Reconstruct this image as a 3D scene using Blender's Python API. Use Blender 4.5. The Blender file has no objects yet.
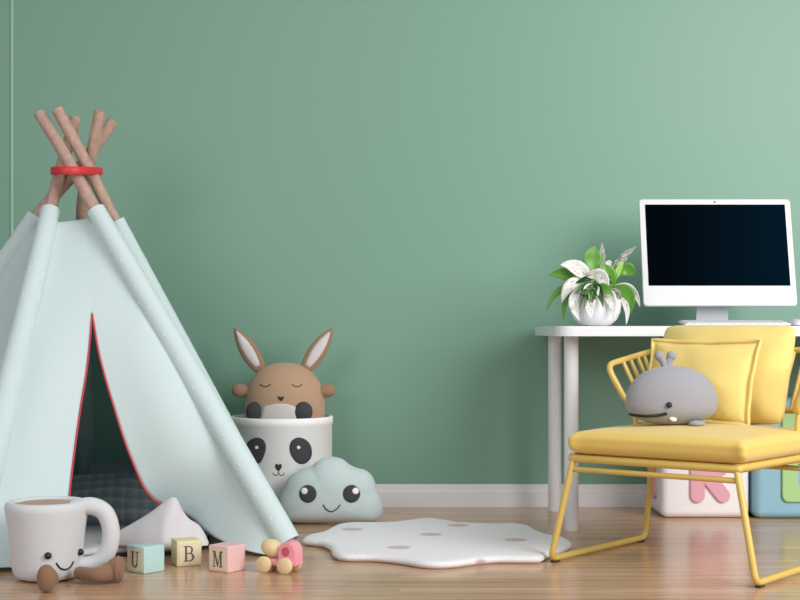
import bpy, bmesh, math, random
from mathutils import Vector, Matrix, noise
from mathutils.bvhtree import BVHTree
from mathutils.geometry import tessellate_polygon
random.seed(7)
PI = math.pi
C = bpy.context.scene.collection
CAMZ, FPX, HY = 0.735, 1400.0, 330.0
WALL_Y = 5.83

def W(px, py, Y):
    """point at depth Y seen at photo pixel (px, py) of an 800x600 frame"""
    return Vector(((px-400.0)*Y/FPX, Y, CAMZ-(py-HY)*Y/FPX))
def F(px, py, z=0.0):
    """point at height z seen at that pixel"""
    Y = (CAMZ-z)*FPX/(py-HY)
    return Vector(((px-400.0)*Y/FPX, Y, z))
def V(*a): return Vector(a)
def lin(c):
    c /= 255.0
    return c/12.92 if c <= 0.04045 else ((c+0.055)/1.055)**2.4
def rgb(r, g, b): return (lin(r), lin(g), lin(b), 1.0)

# ------------------------------------------------------------------ materials
def mat(name, col, rough=0.6, bump=0.0, bscale=300.0, spec=0.5, sheen=0.0, metallic=0.0, var=0.0, vscale=8.0, coat=0.0, bstretch=None):
    m = bpy.data.materials.new(name); m.use_nodes = True
    nt = m.node_tree; b = nt.nodes['Principled BSDF']
    b.inputs['Base Color'].default_value = col
    b.inputs['Roughness'].default_value = rough
    b.inputs['Specular IOR Level'].default_value = spec
    b.inputs['Metallic'].default_value = metallic
    if sheen: b.inputs['Sheen Weight'].default_value = sheen
    if coat: b.inputs['Coat Weight'].default_value = coat
    tc = nt.nodes.new('ShaderNodeTexCoord')
    if var:
        n = nt.nodes.new('ShaderNodeTexNoise'); n.inputs['Scale'].default_value = vscale; n.inputs['Detail'].default_value = 4
        nt.links.new(tc.outputs['Object'], n.inputs['Vector'])
        mx = nt.nodes.new('ShaderNodeMix'); mx.data_type = 'RGBA'
        mx.inputs[6].default_value = tuple(max(0, c*(1-var)) for c in col[:3])+(1,)
        mx.inputs[7].default_value = tuple(min(1, c*(1+var)) for c in col[:3])+(1,)
        nt.links.new(n.outputs['Fac'], mx.inputs[0]); nt.links.new(mx.outputs[2], b.inputs['Base Color'])
    if bump:
        n = nt.nodes.new('ShaderNodeTexNoise'); n.inputs['Scale'].default_value = bscale; n.inputs['Detail'].default_value = 3
        if bstretch:
            mp = nt.nodes.new('ShaderNodeMapping'); mp.inputs['Scale'].default_value = bstretch
            nt.links.new(tc.outputs['Object'], mp.inputs[0]); nt.links.new(mp.outputs[0], n.inputs['Vector'])
        else: nt.links.new(tc.outputs['Object'], n.inputs['Vector'])
        bp = nt.nodes.new('ShaderNodeBump'); bp.inputs['Strength'].default_value = bump; bp.inputs['Distance'].default_value = 0.003
        nt.links.new(n.outputs['Fac'], bp.inputs['Height']); nt.links.new(bp.outputs['Normal'], b.inputs['Normal'])
    return m

M = {}
M['wall'] = mat('wall paint', rgb(119, 157, 138), 0.45, 0.06, 60, 0.35)
M['trim_green'] = mat('pale green bead', rgb(150, 188, 168), 0.5)
M['base'] = mat('baseboard white', rgb(222, 222, 224), 0.45)
M['white'] = mat('white lacquer', rgb(228, 230, 234), 0.35)
M['pot'] = mat('white glazed pot', rgb(232, 230, 232), 0.3)
M['shell'] = mat('computer white', rgb(207, 207, 209), 0.4)
M['alu'] = mat('pale metal stand', rgb(196, 200, 206), 0.4)
M['canvas'] = mat('mint canvas', rgb(217, 234, 235), 0.85, 0.25, 900, 0.2, 0.1)
M['lining'] = mat('shaded inner canvas', rgb(176, 206, 203), 0.95, 0.2, 900, 0.1)  # same cloth inside, tinted darker to put interior shade into its colour
def translucent(m, fac):
    nt = m.node_tree; b = nt.nodes['Principled BSDF']; out = nt.nodes['Material Output']
    t = nt.nodes.new('ShaderNodeBsdfTranslucent'); t.inputs[0].default_value = b.inputs['Base Color'].default_value
    mx = nt.nodes.new('ShaderNodeMixShader'); mx.inputs[0].default_value = fac
    nt.links.new(b.outputs[0], mx.inputs[1]); nt.links.new(t.outputs[0], mx.inputs[2]); nt.links.new(mx.outputs[0], out.inputs[0])
translucent(M['canvas'], 0.16); translucent(M['lining'], 0.5)
M['dot'] = mat('white tufts', rgb(240, 244, 242), 0.9)
M['wood_pole'] = mat('grey brown pole wood', rgb(182, 152, 138), 0.75, 0.9, 40, 0.3, var=0.34, vscale=45, bstretch=(2.5, 2.5, 0.5))
M['red'] = mat('red band', rgb(205, 48, 54), 0.5)
M['redtrim'] = mat('red piping', rgb(190, 62, 68), 0.6)
M['plush_white'] = mat('off white plush', rgb(211, 213, 216), 0.95, 0.5, 350, 0.2, 0.3)
M['plush_in'] = mat('tan plush', rgb(168, 134, 108), 0.95, 0.5, 350, 0.2, 0.2)
M['brown'] = mat('brown plush', rgb(140, 108, 86), 0.95, 0.5, 350, 0.2, 0.2)
M['bunny'] = mat('light brown knit', rgb(180, 148, 122), 0.95, 0.5, 450, 0.2, 0.2)
M['bunny2'] = mat('dark brown knit', rgb(154, 122, 98), 0.95, 0.5, 450, 0.2, 0.2)
M['earin'] = mat('ear lining', rgb(206, 200, 201), 0.9, 0.2, 500)
M['black'] = mat('black bead', rgb(28, 28, 30), 0.3)
M['stitch'] = mat('dark stitching', rgb(50, 46, 48), 0.8)
M['charcoal'] = mat('charcoal felt', rgb(62, 62, 66), 0.9, 0.4, 500)
M['basket'] = mat('white woven cotton', rgb(246, 246, 246), 0.9, 0.5, 220, 0.2, bstretch=(1, 1, 3))
M['cloud'] = mat('blue grey plush', rgb(192, 205, 205), 0.95, 0.6, 300, 0.2, 0.3, var=0.06, vscale=20)
M['whale'] = mat('grey plush', rgb(152, 152, 158), 0.95, 0.6, 350, 0.2, 0.3)
M['cheek'] = mat('white felt', rgb(235, 232, 232), 0.9)
M['yellow'] = mat('yellow upholstery', rgb(222, 190, 104), 0.8, 0.15, 700, 0.25, 0.2)
M['yellow2'] = mat('yellow cotton', rgb(231, 205, 124), 0.75, 0.15, 700, 0.25, 0.2)
M['frame'] = mat('mustard lacquered metal', rgb(212, 183, 98), 0.4)
M['rubber'] = mat('dark rubber', rgb(48, 42, 38), 0.7)
M['cube_white'] = mat('white foam cube', rgb(236, 232, 234), 0.5)
M['cube_blue'] = mat('blue foam cube', rgb(142, 188, 206), 0.5)
M['pink'] = mat('pink letter', rgb(222, 164, 181), 0.5)
M['green_letter'] = mat('green letter', rgb(168, 208, 142), 0.5)
M['b_mint'] = mat('mint block paint', rgb(182, 216, 214), 0.5)
M['b_yellow'] = mat('yellow block paint', rgb(224, 216, 166), 0.5)
M['b_pink'] = mat('pink block paint', rgb(232, 190, 188), 0.5)
M['cream'] = mat('cream panel', rgb(226, 214, 186), 0.6)
M['letter'] = mat('brown letter', rgb(100, 84, 72), 0.7)
M['toy_pink'] = mat('pink toy paint', rgb(238, 160, 172), 0.4)
M['toy_wood'] = mat('pale yellow wood', rgb(228, 204, 156), 0.5, var=0.08, vscale=30)
M['sheet'] = mat('off white cotton', rgb(212, 208, 210), 0.9, 0.3, 400, 0.2, 0.1)
M['grey_fab'] = mat('grey pillow cotton', rgb(170, 174, 182), 0.9, 0.3, 500)
M['under'] = mat('dark mat edging', rgb(52, 50, 54), 0.9)
M['leaf'] = mat('green leaf', rgb(90, 146, 48), 0.4, var=0.25, vscale=25)
M['leaf_dark'] = mat('dark green leaf', rgb(44, 84, 34), 0.4, var=0.25, vscale=25)
M['leaf_lime'] = mat('lime leaf', rgb(150, 196, 84), 0.4)
M['soil'] = mat('soil', rgb(60, 46, 34), 0.95, 0.8, 100)

def variegated(name, light, dark, thr):
    m = mat(name, light, 0.5); nt = m.node_tree; b = nt.nodes['Principled BSDF']
    tc = nt.nodes.new('ShaderNodeTexCoord')
    mp = nt.nodes.new('ShaderNodeMapping'); mp.inputs['Scale'].default_value = (9, 3, 1)
    n = nt.nodes.new('ShaderNodeTexNoise'); n.inputs['Scale'].default_value = 2.2; n.inputs['Detail'].default_value = 6
    n.inputs['Distortion'].default_value = 1.2
    r = nt.nodes.new('ShaderNodeValToRGB')
    r.color_ramp.elements[0].position = thr-0.04; r.color_ramp.elements[0].color = dark
    r.color_ramp.elements[1].position = thr+0.05; r.color_ramp.elements[1].color = light
    nt.links.new(tc.outputs['UV'], mp.inputs[0]); nt.links.new(mp.outputs[0], n.inputs['Vector'])
    nt.links.new(n.outputs['Fac'], r.inputs[0]); nt.links.new(r.outputs[0], b.inputs['Base Color'])
    return m
M['leaf_var'] = variegated('variegated leaf', rgb(232, 230, 226), rgb(118, 132, 100), 0.42)
M['leaf_grey'] = variegated('grey veined leaf', rgb(206, 206, 200), rgb(84, 94, 76), 0.53)

def floor_mat():
    m = mat('wood floor', rgb(190, 150, 115), 0.2, spec=0.5)
    nt = m.node_tree; b = nt.nodes['Principled BSDF']; L = nt.links.new
    tc = nt.nodes.new('ShaderNodeTexCoord')
    br = nt.nodes.new('ShaderNodeTexBrick')
    br.inputs['Scale'].default_value = 1.0
    br.inputs['Brick Width'].default_value = 2.6; br.inputs['Row Height'].default_value = 0.125
    br.inputs['Mortar Size'].default_value = 0.0010; br.inputs['Mortar Smooth'].default_value = 0.3
    br.inputs['Color1'].default_value = (0.0, 0, 0, 1); br.inputs['Color2'].default_value = (1, 1, 1, 1); br.inputs['Mortar'].default_value = (0.5, 0.5, 0.5, 1)
    br.offset = 0.37; br.offset_frequency = 2
    L(tc.outputs['Object'], br.inputs['Vector'])
    ad = nt.nodes.new('ShaderNodeVectorMath'); ad.operation = 'MULTIPLY_ADD'
    ad.inputs[1].default_value = (7.3, 3.1, 0)
    L(br.outputs['Color'], ad.inputs[0]); L(tc.outputs['Object'], ad.inputs[2])
    mp = nt.nodes.new('ShaderNodeMapping'); mp.inputs['Scale'].default_value = (1.0, 20, 1); L(ad.outputs[0], mp.inputs[0])
    n1 = nt.nodes.new('ShaderNodeTexNoise'); n1.inputs['Scale'].default_value = 1.5; n1.inputs['Detail'].default_value = 7; n1.inputs['Roughness'].default_value = 0.6; n1.inputs['Distortion'].default_value = 0.9
    L(mp.outputs[0], n1.inputs['Vector'])
    r = nt.nodes.new('ShaderNodeValToRGB')
    r.color_ramp.elements[0].position = 0.28; r.color_ramp.elements[0].color = rgb(170, 131, 102)
    r.color_ramp.elements[1].position = 0.72; r.color_ramp.elements[1].color = rgb(218, 182, 149)
    e = r.color_ramp.elements.new(0.5); e.color = rgb(200, 162, 129)
    L(n1.outputs['Fac'], r.inputs[0])
    mx = nt.nodes.new('ShaderNodeMix'); mx.data_type = 'RGBA'; mx.blend_type = 'MULTIPLY'
    tr = nt.nodes.new('ShaderNodeValToRGB')
    tr.color_ramp.elements[0].color = rgb(238, 230, 226); tr.color_ramp.elements[1].color = (1, 1, 1, 1)
    L(br.outputs['Color'], tr.inputs[0])
    mx.inputs[0].default_value = 1.0
    L(r.outputs[0], mx.inputs[6]); L(tr.outputs[0], mx.inputs[7])
    mx2 = nt.nodes.new('ShaderNodeMix'); mx2.data_type = 'RGBA'
    L(br.outputs['Fac'], mx2.inputs[0]); L(mx.outputs[2], mx2.inputs[6]); mx2.inputs[7].default_value = rgb(168, 132, 104)
    L(mx2.outputs[2], b.inputs['Base Color'])
    rr = nt.nodes.new('ShaderNodeMapRange'); rr.inputs[3].default_value = 0.15; rr.inputs[4].default_value = 0.27
    L(n1.outputs['Fac'], rr.inputs[0]); L(rr.outputs[0], b.inputs['Roughness'])
    bp = nt.nodes.new('ShaderNodeBump'); bp.inputs['Strength'].default_value = 0.12; bp.inputs['Distance'].default_value = 0.002
    L(n1.outputs['Fac'], bp.inputs['Height']); L(bp.outputs['Normal'], b.inputs['Normal'])
    return m
M['floor'] = floor_mat()

def plaid_mat():
    m = mat('plaid cotton', rgb(60, 66, 78), 0.9, 0.2, 600)
    nt = m.node_tree; b = nt.nodes['Principled BSDF']; L = nt.links.new
    tc = nt.nodes.new('ShaderNodeTexCoord'); sp = nt.nodes.new('ShaderNodeSeparateXYZ'); L(tc.outputs['UV'], sp.inputs[0])
    def stripes(out, scale, phase, lo):
        a = nt.nodes.new('ShaderNodeMath'); a.operation = 'MULTIPLY_ADD'; a.inputs[1].default_value = scale; a.inputs[2].default_value = phase; L(out, a.inputs[0])
        f = nt.nodes.new('ShaderNodeMath'); f.operation = 'FRACT'; L(a.outputs[0], f.inputs[0])
        g = nt.nodes.new('ShaderNodeMath'); g.operation = 'LESS_THAN'; g.inputs[1].default_value = lo; L(f.outputs[0], g.inputs[0])
        return g.outputs[0]
    def add(prev, fac, col, amt):
        mu = nt.nodes.new('ShaderNodeMath'); mu.operation = 'MULTIPLY'; mu.inputs[1].default_value = amt; L(fac, mu.inputs[0])
        mx = nt.nodes.new('ShaderNodeMix'); mx.data_type = 'RGBA'; L(mu.outputs[0], mx.inputs[0])
        if prev is None: mx.inputs[6].default_value = rgb(168, 172, 180)
        else: L(prev, mx.inputs[6])
        mx.inputs[7].default_value = col; return mx.outputs[2]
    o = None
    for ax in (0, 1):
        o = add(o, stripes(sp.outputs[ax], 9, 0.0, 0.4), rgb(130, 150, 185), 0.5)
        o = add(o, stripes(sp.outputs[ax], 9, 0.3, 0.28), rgb(214, 200, 164), 0.5)
    L(o, b.inputs['Base Color'])
    return m
M['plaid'] = plaid_mat()

# ------------------------------------------------------------------ mesh tools
ORG = {}
def top(name, loc, label, cat, group=None):
    o = bpy.data.objects.new(name, None); C.objects.link(o)
    o.empty_display_size = 0.05
    o.location = loc; ORG[o.name] = Vector(loc)
    o['label'] = label; o['category'] = cat
    if group: o['group'] = group
    return o
def tag(o, label, cat, group=None):
    o['label'] = label; o['category'] = cat
    if group: o['group'] = group
    return o
def mk(name, bm, m, parent=None, loc=None, smooth=True, label=None, normals=True, autosmooth=None):
    """link a bmesh given in world coordinates as ONE object"""
    if normals: bmesh.ops.recalc_face_normals(bm, faces=bm.faces[:])
    me = bpy.data.meshes.new(name); bm.to_mesh(me); bm.free()
    for mm in (m if isinstance(m, (list, tuple)) else [m]): me.materials.append(mm)
    o = bpy.data.objects.new(name, me); C.objects.link(o)
    org = Vector(loc) if loc is not None else (ORG[parent.name] if parent else Vector((0, 0, 0)))
    me.transform(Matrix.Translation(-org)); ORG[o.name] = org
    if parent:
        o.parent = parent; o.location = org-ORG[parent.name]
    else: o.location = org
    for p in me.polygons: p.use_smooth = smooth
    if autosmooth is not None:
        me.set_sharp_from_angle(angle=math.radians(autosmooth))
    if label: o['label'] = label
    return o
def struct(o): o['kind'] = 'structure'; return o
def tf(bm, mx): bmesh.ops.transform(bm, matrix=mx, verts=bm.verts[:]); return bm
def frame_at(p, x=(1, 0, 0), z=(0, 0, 1)):
    x = Vector(x).normalized(); z = Vector(z); y = z.cross(x).normalized(); z = x.cross(y).normalized()
    m = Matrix((x, y, z)).transposed().to_4x4(); m.translation = Vector(p); return m
def merge(a, b):
    me = bpy.data.meshes.new('tmp'); b.to_mesh(me); b.free(); a.from_mesh(me); bpy.data.meshes.remove(me); return a

def fillet(pts, rad, n=6):
    pts = [Vector(p) for p in pts]; out = [pts[0]]
    for i in range(1, len(pts)-1):
        a, b, c = pts[i-1], pts[i], pts[i+1]
        d1 = (a-b); d2 = (c-b); r = min(rad, d1.length*0.45, d2.length*0.45)
        p1 = b+d1.normalized()*r; p2 = b+d2.normalized()*r
        for k in range(n+1):
            t = k/n; out.append(p1*(1-t)**2+b*2*t*(1-t)+p2*t*t)
    out.append(pts[-1]); return out
def fillet_closed(pts, rad, n=6):
    pts = [Vector(p) for p in pts]; out = []; N = len(pts)
    for i in range(N):
        a, b, c = pts[i-1], pts[i], pts[(i+1) % N]
        d1 = (a-b); d2 = (c-b); r = min(rad, d1.length*0.45, d2.length*0.45)
        p1 = b+d1.normalized()*r; p2 = b+d2.normalized()*r
        for k in range(n+1):
            t = k/n; out.append(p1*(1-t)**2+b*2*t*(1-t)+p2*t*t)
    return out
def smooth_path(pts, n=8):
    pts = [Vector(p) for p in pts]; P = [pts[0]*2-pts[1]]+pts+[pts[-1]*2-pts[-2]]; out = []
    for i in range(1, len(P)-2):
        for k in range(n):
            t = k/n; a, b, c, d = P[i-1], P[i], P[i+1], P[i+2]
            out.append(0.5*((2*b)+(c-a)*t+(2*a-5*b+4*c-d)*t*t+(3*b-a-3*c+d)*t**3))
    out.append(pts[-1]); return out
def tube(pts, r, seg=12, closed=False, caps='round', bm=None, flat=1.0, rfun=None):
    bm = bm or bmesh.new(); pts = [Vector(p) for p in pts]; N = len(pts)
    def rad(i): return r(i/(N-1)) if callable(r) else r
    T = []
    for i in range(N):
        if closed: t = pts[(i+1) % N]-pts[i-1]
        else: t = pts[min(i+1, N-1)]-pts[max(i-1, 0)]
        T.append(t.normalized())
    up = Vector((0, 0, 1)) if abs(T[0].z) < 0.9 else Vector((0, 1, 0))
    n = (up-T[0]*up.dot(T[0])).normalized(); rings = []
    def ring(c, n, b, rr):
        return [bm.verts.new(c+(n*math.cos(2*PI*k/seg)+b*flat*math.sin(2*PI*k/seg))*rr) for k in range(seg)]
    frames = []
    for i in range(N):
        if i: n = (n-T[i]*n.dot(T[i])).normalized()
        frames.append((n.copy(), T[i].cross(n)))
    if closed:  # spread the twist
        pass
    if caps == 'round' and not closed:
        for a in (0.05, 0.5, 0.8):
            c = pts[0]-T[0]*rad(0)*math.sqrt(1-a*a); rings.append(ring(c, *frames[0], rad(0)*a))
    for i in range(N): rings.append(ring(pts[i], *frames[i], rad(i)))
    if caps == 'round' and not closed:
        for a in (0.8, 0.5, 0.05):
            c = pts[-1]+T[-1]*rad(N-1)*math.sqrt(1-a*a); rings.append(ring(c, *frames[-1], rad(N-1)*a))
    R = len(rings)
    for i in range(R if closed else R-1):
        A, B = rings[i], rings[(i+1) % R]; off = 0
        if closed and i == R-1:
            off = min(range(seg), key=lambda s: (A[0].co-B[s].co).length)
        for k in range(seg):
            bm.faces.new((A[k], A[(k+1) % seg], B[(k+1+off) % seg], B[(k+off) % seg]))
    if not closed and caps:
        bm.faces.new(rings[0][::-1]); bm.faces.new(rings[-1])
    return bm
def lathe(prof, seg=48, center=(0, 0, 0)):
    bm = bmesh.new(); rings = []; c = Vector(center)
    for r, z in prof:
        if r < 1e-6: rings.append([bm.verts.new(c+V(0, 0, z))])
        else: rings.append([bm.verts.new(c+V(r*math.cos(2*PI*k/seg), r*math.sin(2*PI*k/seg), z)) for k in range(seg)])
    for A, B in zip(rings, rings[1:]):
        for k in range(seg):
            k2 = (k+1) % seg
            if len(A) == 1 and len(B) == 1: break
            if len(A) == 1: bm.faces.new((A[0], B[k2], B[k]))
            elif len(B) == 1: bm.faces.new((A[k], A[k2], B[0]))
            else: bm.faces.new((A[k], A[k2], B[k2], B[k]))
    return bm
def rbox(hx, hy, hz, rad, k=4, mid=1, fn=None):
    """rounded box centred on the origin"""
    bm = bmesh.new(); h = (hx, hy, hz); rad = min(rad, hx*0.999, hy*0.999, hz*0.999)
    def axis(a):
        e = [-(a-rad)-rad*math.tan((1-i/k)*PI/4) for i in range(k)]
        e += [-(a-rad)+2*(a-rad)*i/(mid) for i in range(mid+1)]
        e += [(a-rad)+rad*math.tan((i+1)/k*PI/4) for i in range(k)]
        return e
    A = [axis(a) for a in h]; cache = {}
    def vert(p):
        key = tuple(round(c, 7) for c in p)
        if key not in cache:
            q = Vector([max(-(h[i]-rad), min(h[i]-rad, p[i])) for i in range(3)])
            d = Vector(p)-q
            if d.length > 0: q = q+d.normalized()*rad
            if fn: q = fn(q)
            cache[key] = bm.verts.new(q)
        return cache[key]
    for ax in range(3):
        i, j = [(1, 2), (0, 2), (0, 1)][ax]
        for s in (-1, 1):
            for a in range(len(A[i])-1):
                for b in range(len(A[j])-1):
                    vs = []
                    for (u, v) in ((a, b), (a+1, b), (a+1, b+1), (a, b+1)):
                        p = [0, 0, 0]; p[ax] = s*h[ax]; p[i] = A[i][u]; p[j] = A[j][v]; vs.append(vert(p))
                    if len(set(vs)) == 4:
                        try: bm.faces.new(vs)
                        except ValueError: pass
    return bm
def box(a, b, rad=0.0):
    a, b = Vector(a), Vector(b); c = (a+b)/2; h = (b-a)/2
    if rad: return tf(rbox(abs(h.x), abs(h.y), abs(h.z), rad, 3), Matrix.Translation(c))
    bm = bmesh.new(); bmesh.ops.create_cube(bm, size=2.0)
    return tf(bm, Matrix.Translation(c) @ Matrix.Diagonal((h.x, h.y, h.z, 1)))
def blob(rx, ry, rzu, rzd, n=40, m=24, pxy=2.0, pz=2.0, center=(0, 0, 0), fn=None):
    """soft ellipsoid, rzu above and rzd below its centre"""
    bm = bmesh.new(); rings = []
    def sg(v, e): return math.copysign(abs(v)**e, v)
    for i in range(m+1):
        ph = -PI/2+PI*i/m; cz = math.cos(ph); sz = math.sin(ph)
        zz = sg(sz, 2/pz)*(rzu if sz > 0 else rzd); rr = sg(max(cz, 0), 2/pz)
        if i in (0, m): ps = [V(0, 0, zz)]
        else: ps = [V(rx*rr*sg(math.cos(2*PI*k/n), 2/pxy), ry*rr*sg(math.sin(2*PI*k/n), 2/pxy), zz) for k in range(n)]
        rings.append([bm.verts.new((fn(p) if fn else p)+Vector(center)) for p in ps])
    for A, B in zip(rings, rings[1:]):
        for k in range(n):
            k2 = (k+1) % n
            if len(A) == 1: bm.faces.new((A[0], B[k2], B[k]))
            elif len(B) == 1: bm.faces.new((A[k], A[k2], B[0]))
            else: bm.faces.new((A[k], A[k2], B[k2], B[k]))
    return bm
def pillow(w, h, t, n=28, pinch=0.07, wr=0.004, seed=0.0, corner=0.055):
    """cushion in its own x-z plane, thickness along y, base at z=0"""
    bm = bmesh.new(); uvl = bm.loops.layers.uv.new('UVMap'); G = {}
    for side in (-1, 1):
        for i in range(n+1):
            for j in range(n+1):
                u = math.sin((i/n*2-1)*PI/2); v = math.sin((j/n*2-1)*PI/2)
                edge = i in (0, n) or j in (0, n)
                if edge and side == 1: G[side, i, j] = G[-1, i, j]; continue
                th = (max(0, 1-u*u)*max(0, 1-v*v))**0.42
                cr_ = 1-corner*(u*v)**6; x = w/2*u*(1-pinch*(1-v*v)*abs(u))*cr_; z = h/2*v*(1-pinch*(1-u*u)*abs(v))*cr_
                y = side*t/2*th
                rad = math.sqrt(u*u+v*v)
                y += side*wr*noise.noise(V(u*1.8+seed, v*1.8, side*2+seed))*min(1, th*2)
                # pulled creases running in from the corners and rims
                y -= side*wr*0.9*abs(noise.noise(V(math.atan2(v, u)*5+seed, rad*1.2, side)))*min(1, th*3)*rad
                G[side, i, j] = bm.verts.new((x, y, z+h/2))
    for side in (-1, 1):
        for i in range(n):
            for j in range(n):
                q = [(i, j), (i+1, j), (i+1, j+1), (i, j+1)]
                vs = [G[side, a, b] for a, b in q]
                try: f = bm.faces.new(vs)
                except ValueError: continue
                for l, (a, b) in zip(f.loops, q): l[uvl].uv = (math.sin((a/n*2-1)*PI/2)*0.5*w/0.4, math.sin((b/n*2-1)*PI/2)*0.5*h/0.4)
    return bm
def puff(outline, c, T, y0, rings=14, p=2.6, e=0.5, back=1.0):
    """inflated cushion from an (x, z) outline star-shaped about c"""
    bm = bmesh.new(); n = len(outline); cx, cz = c
    P = {}
    ss = [math.cos(k/rings*PI/2)**0.8 for k in range(rings)]+[0.0]
    for side in (-1, 1):
        for ri, s in enumerate(ss):
            th = max(0, 1-s**p)**e*T*(back if side > 0 else 1)
            if s == 0: P[side, ri] = [bm.verts.new((cx, y0+side*th, cz))]; continue
            if ri == 0 and side == 1: P[side, ri] = P[-1, ri]; continue
            P[side, ri] = [bm.verts.new((cx+(x-cx)*s, y0+side*th, cz+(z-cz)*s)) for x, z in outline]
        for ri in range(len(ss)-1):
            A, B = P[side, ri], P[side, ri+1]
            for k in range(n):
                k2 = (k+1) % n
                if len(B) == 1: bm.faces.new((A[k], A[k2], B[0]))
                else: bm.faces.new((A[k], A[k2], B[k2], B[k]))
    return bm
def close_smooth(pts, n=6):
    pts = [Vector((p[0], p[1], 0)) for p in pts]; N = len(pts); out = []
    for i in range(N):
        a, b, c, d = pts[i-1], pts[i], pts[(i+1) % N], pts[(i+2) % N]
        for k in range(n):
            t = k/n; q = 0.5*((2*b)+(c-a)*t+(2*a-5*b+4*c-d)*t*t+(3*b-a-3*c+d)*t**3)
            out.append((q.x, q.y))
    return out
def ellipse(cx, cy, rx, ry, n=28, rot=0.0):
    return [(cx+rx*math.cos(a)*math.cos(rot)-ry*math.sin(a)*math.sin(rot), cy+rx*math.cos(a)*math.sin(rot)+ry*math.sin(a)*math.cos(rot)) for a in (2*PI*k/n for k in range(n))]
CAM = V(0, 0, CAMZ)
def bvh(o):
    me = o.data; L = ORG[o.name]
    return BVHTree.FromPolygons([v.co+L for v in me.vertices], [tuple(p.vertices) for p in me.polygons])
def hit(tree, px, py):
    d = (W(px, py, 5.0)-CAM).normalized()
    loc, nor, _, _ = tree.ray_cast(CAM, d)
    if loc is None: return None
    if nor.dot(d) > 0: nor = -nor
    return loc, nor
def patch(tree, poly, th=0.003, rings=5, dome=0.0):
    """felt patch of the given outline sewn on to a surface, following it"""
    bm = bmesh.new(); cx = sum(p[0] for p in poly)/len(poly); cy = sum(p[1] for p in poly)/len(poly)
    hc = hit(tree, cx, cy); R = []
    for ri in range(rings+1):
        s = 1-ri/rings; row = []
        lst = [(cx, cy)] if ri == rings else [(cx+(x-cx)*s, cy+(y-cy)*s) for x, y in poly]
        for q in lst:
            h = hit(tree, *q) or hc
            row.append(bm.verts.new(h[0]+h[1]*(th+dome*math.sqrt(max(0, 1-s*s)))))
        R.append(row)
    skirt = []
    for q in poly:
        h = hit(tree, *q) or hc; skirt.append(bm.verts.new(h[0]-h[1]*0.001))
    R.insert(0, skirt); n = len(poly)
    for A, B in zip(R, R[1:]):
        for k in range(n):
            k2 = (k+1) % n
            if len(B) == 1: bm.faces.new((A[k], A[k2], B[0]))
            else: bm.faces.new((A[k], A[k2], B[k2], B[k]))
    bm.faces.new(skirt[::-1])
    return bm
def thread(tree, pts, r, n=8, lift=0.3, seg=8):
    """stitched line following a surface"""
    P = smooth_path([V(x, y, 0) for x, y in pts], n); out = []
    for q in P:
        h = hit(tree, q.x, q.y)
        if h: out.append(h[0]+h[1]*r*lift)
    return tube(out, r, seg)
def plate(poly, t, mx, bev=0.0):
    """flat polygon in local x-z, front face at y=0, extruded towards +y by t"""
    bm = bmesh.new()
    A = [bm.verts.new((x, 0, z)) for x, z in poly]; B = [bm.verts.new((x, t, z)) for x, z in poly]
    n = len(poly)
    for tri in tessellate_polygon([[Vector((x, z, 0)) for x, z in poly]]):
        bm.faces.new([A[i] for i in tri]); bm.faces.new([B[i] for i in tri][::-1])
    for i in range(n): bm.faces.new((A[i], A[(i+1) % n], B[(i+1) % n], B[i]))
    if bev:
        bmesh.ops.recalc_face_normals(bm, faces=bm.faces[:])
        es = [e for e in bm.edges if all(abs(v.co.y) < 1e-7 for v in e.verts) and any(abs(f.normal.y) < 0.5 for f in e.link_faces)]
        bmesh.ops.bevel(bm, geom=es, offset=bev, segments=2, affect='EDGES')
    return tf(bm, mx)
def capsule2d(p, q, r, n=10):
    p, q = Vector(p), Vector(q); d = (q-p).normalized(); a0 = math.atan2(d.y, d.x)
    out = []
    for k in range(n+1):
        a = a0-PI/2+PI*k/n; out.append((q.x+r*math.cos(a), q.y+r*math.sin(a)))
    for k in range(n+1):
        a = a0+PI/2+PI*k/n; out.append((p.x+r*math.cos(a), p.y+r*math.sin(a)))
    return out

# ------------------------------------------------------------------ the room
bm = bmesh.new()
vs = [bm.verts.new(p) for p in ((-4.5, -2.5, 0), (4.5, -2.5, 0), (4.5, WALL_Y+0.1, 0), (-4.5, WALL_Y+0.1, 0))]
bm.faces.new(vs)
o = struct(mk('floor', box((-4.5, -2.5, -0.05), (4.5, WALL_Y+0.1, 0)), M['floor'], smooth=False)); bm.free()
o = struct(mk('wall_back', box((-4.5, WALL_Y, 0), (4.5, WALL_Y+0.1, 3.0)), M['wall'], smooth=False))
prof = [(0, 0), (0.016, 0), (0.016, 0.062), (0.0125, 0.066), (0.0125, 0.070), (0.010, 0.073), (0.010, 0.090), (0.008, 0.093), (0, 0.093)]
bm = bmesh.new()
A = [bm.verts.new((-4.5, WALL_Y-a, b)) for a, b in prof]; B = [bm.verts.new((4.5, WALL_Y-a, b)) for a, b in prof]
for i in range(len(prof)): bm.faces.new((A[i], A[(i+1) % len(prof)], B[(i+1) % len(prof)], B[i]))
bm.faces.new(A); bm.faces.new(B[::-1])
struct(mk('baseboard_back', bm, M['base'], smooth=False))
x = (12.3-400)*WALL_Y/FPX
struct(mk('trim_1', box((x-0.006, WALL_Y-0.006, 0.093), (x+0.006, WALL_Y, 3.0), 0.002), M['trim_green'], smooth=False))

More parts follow.
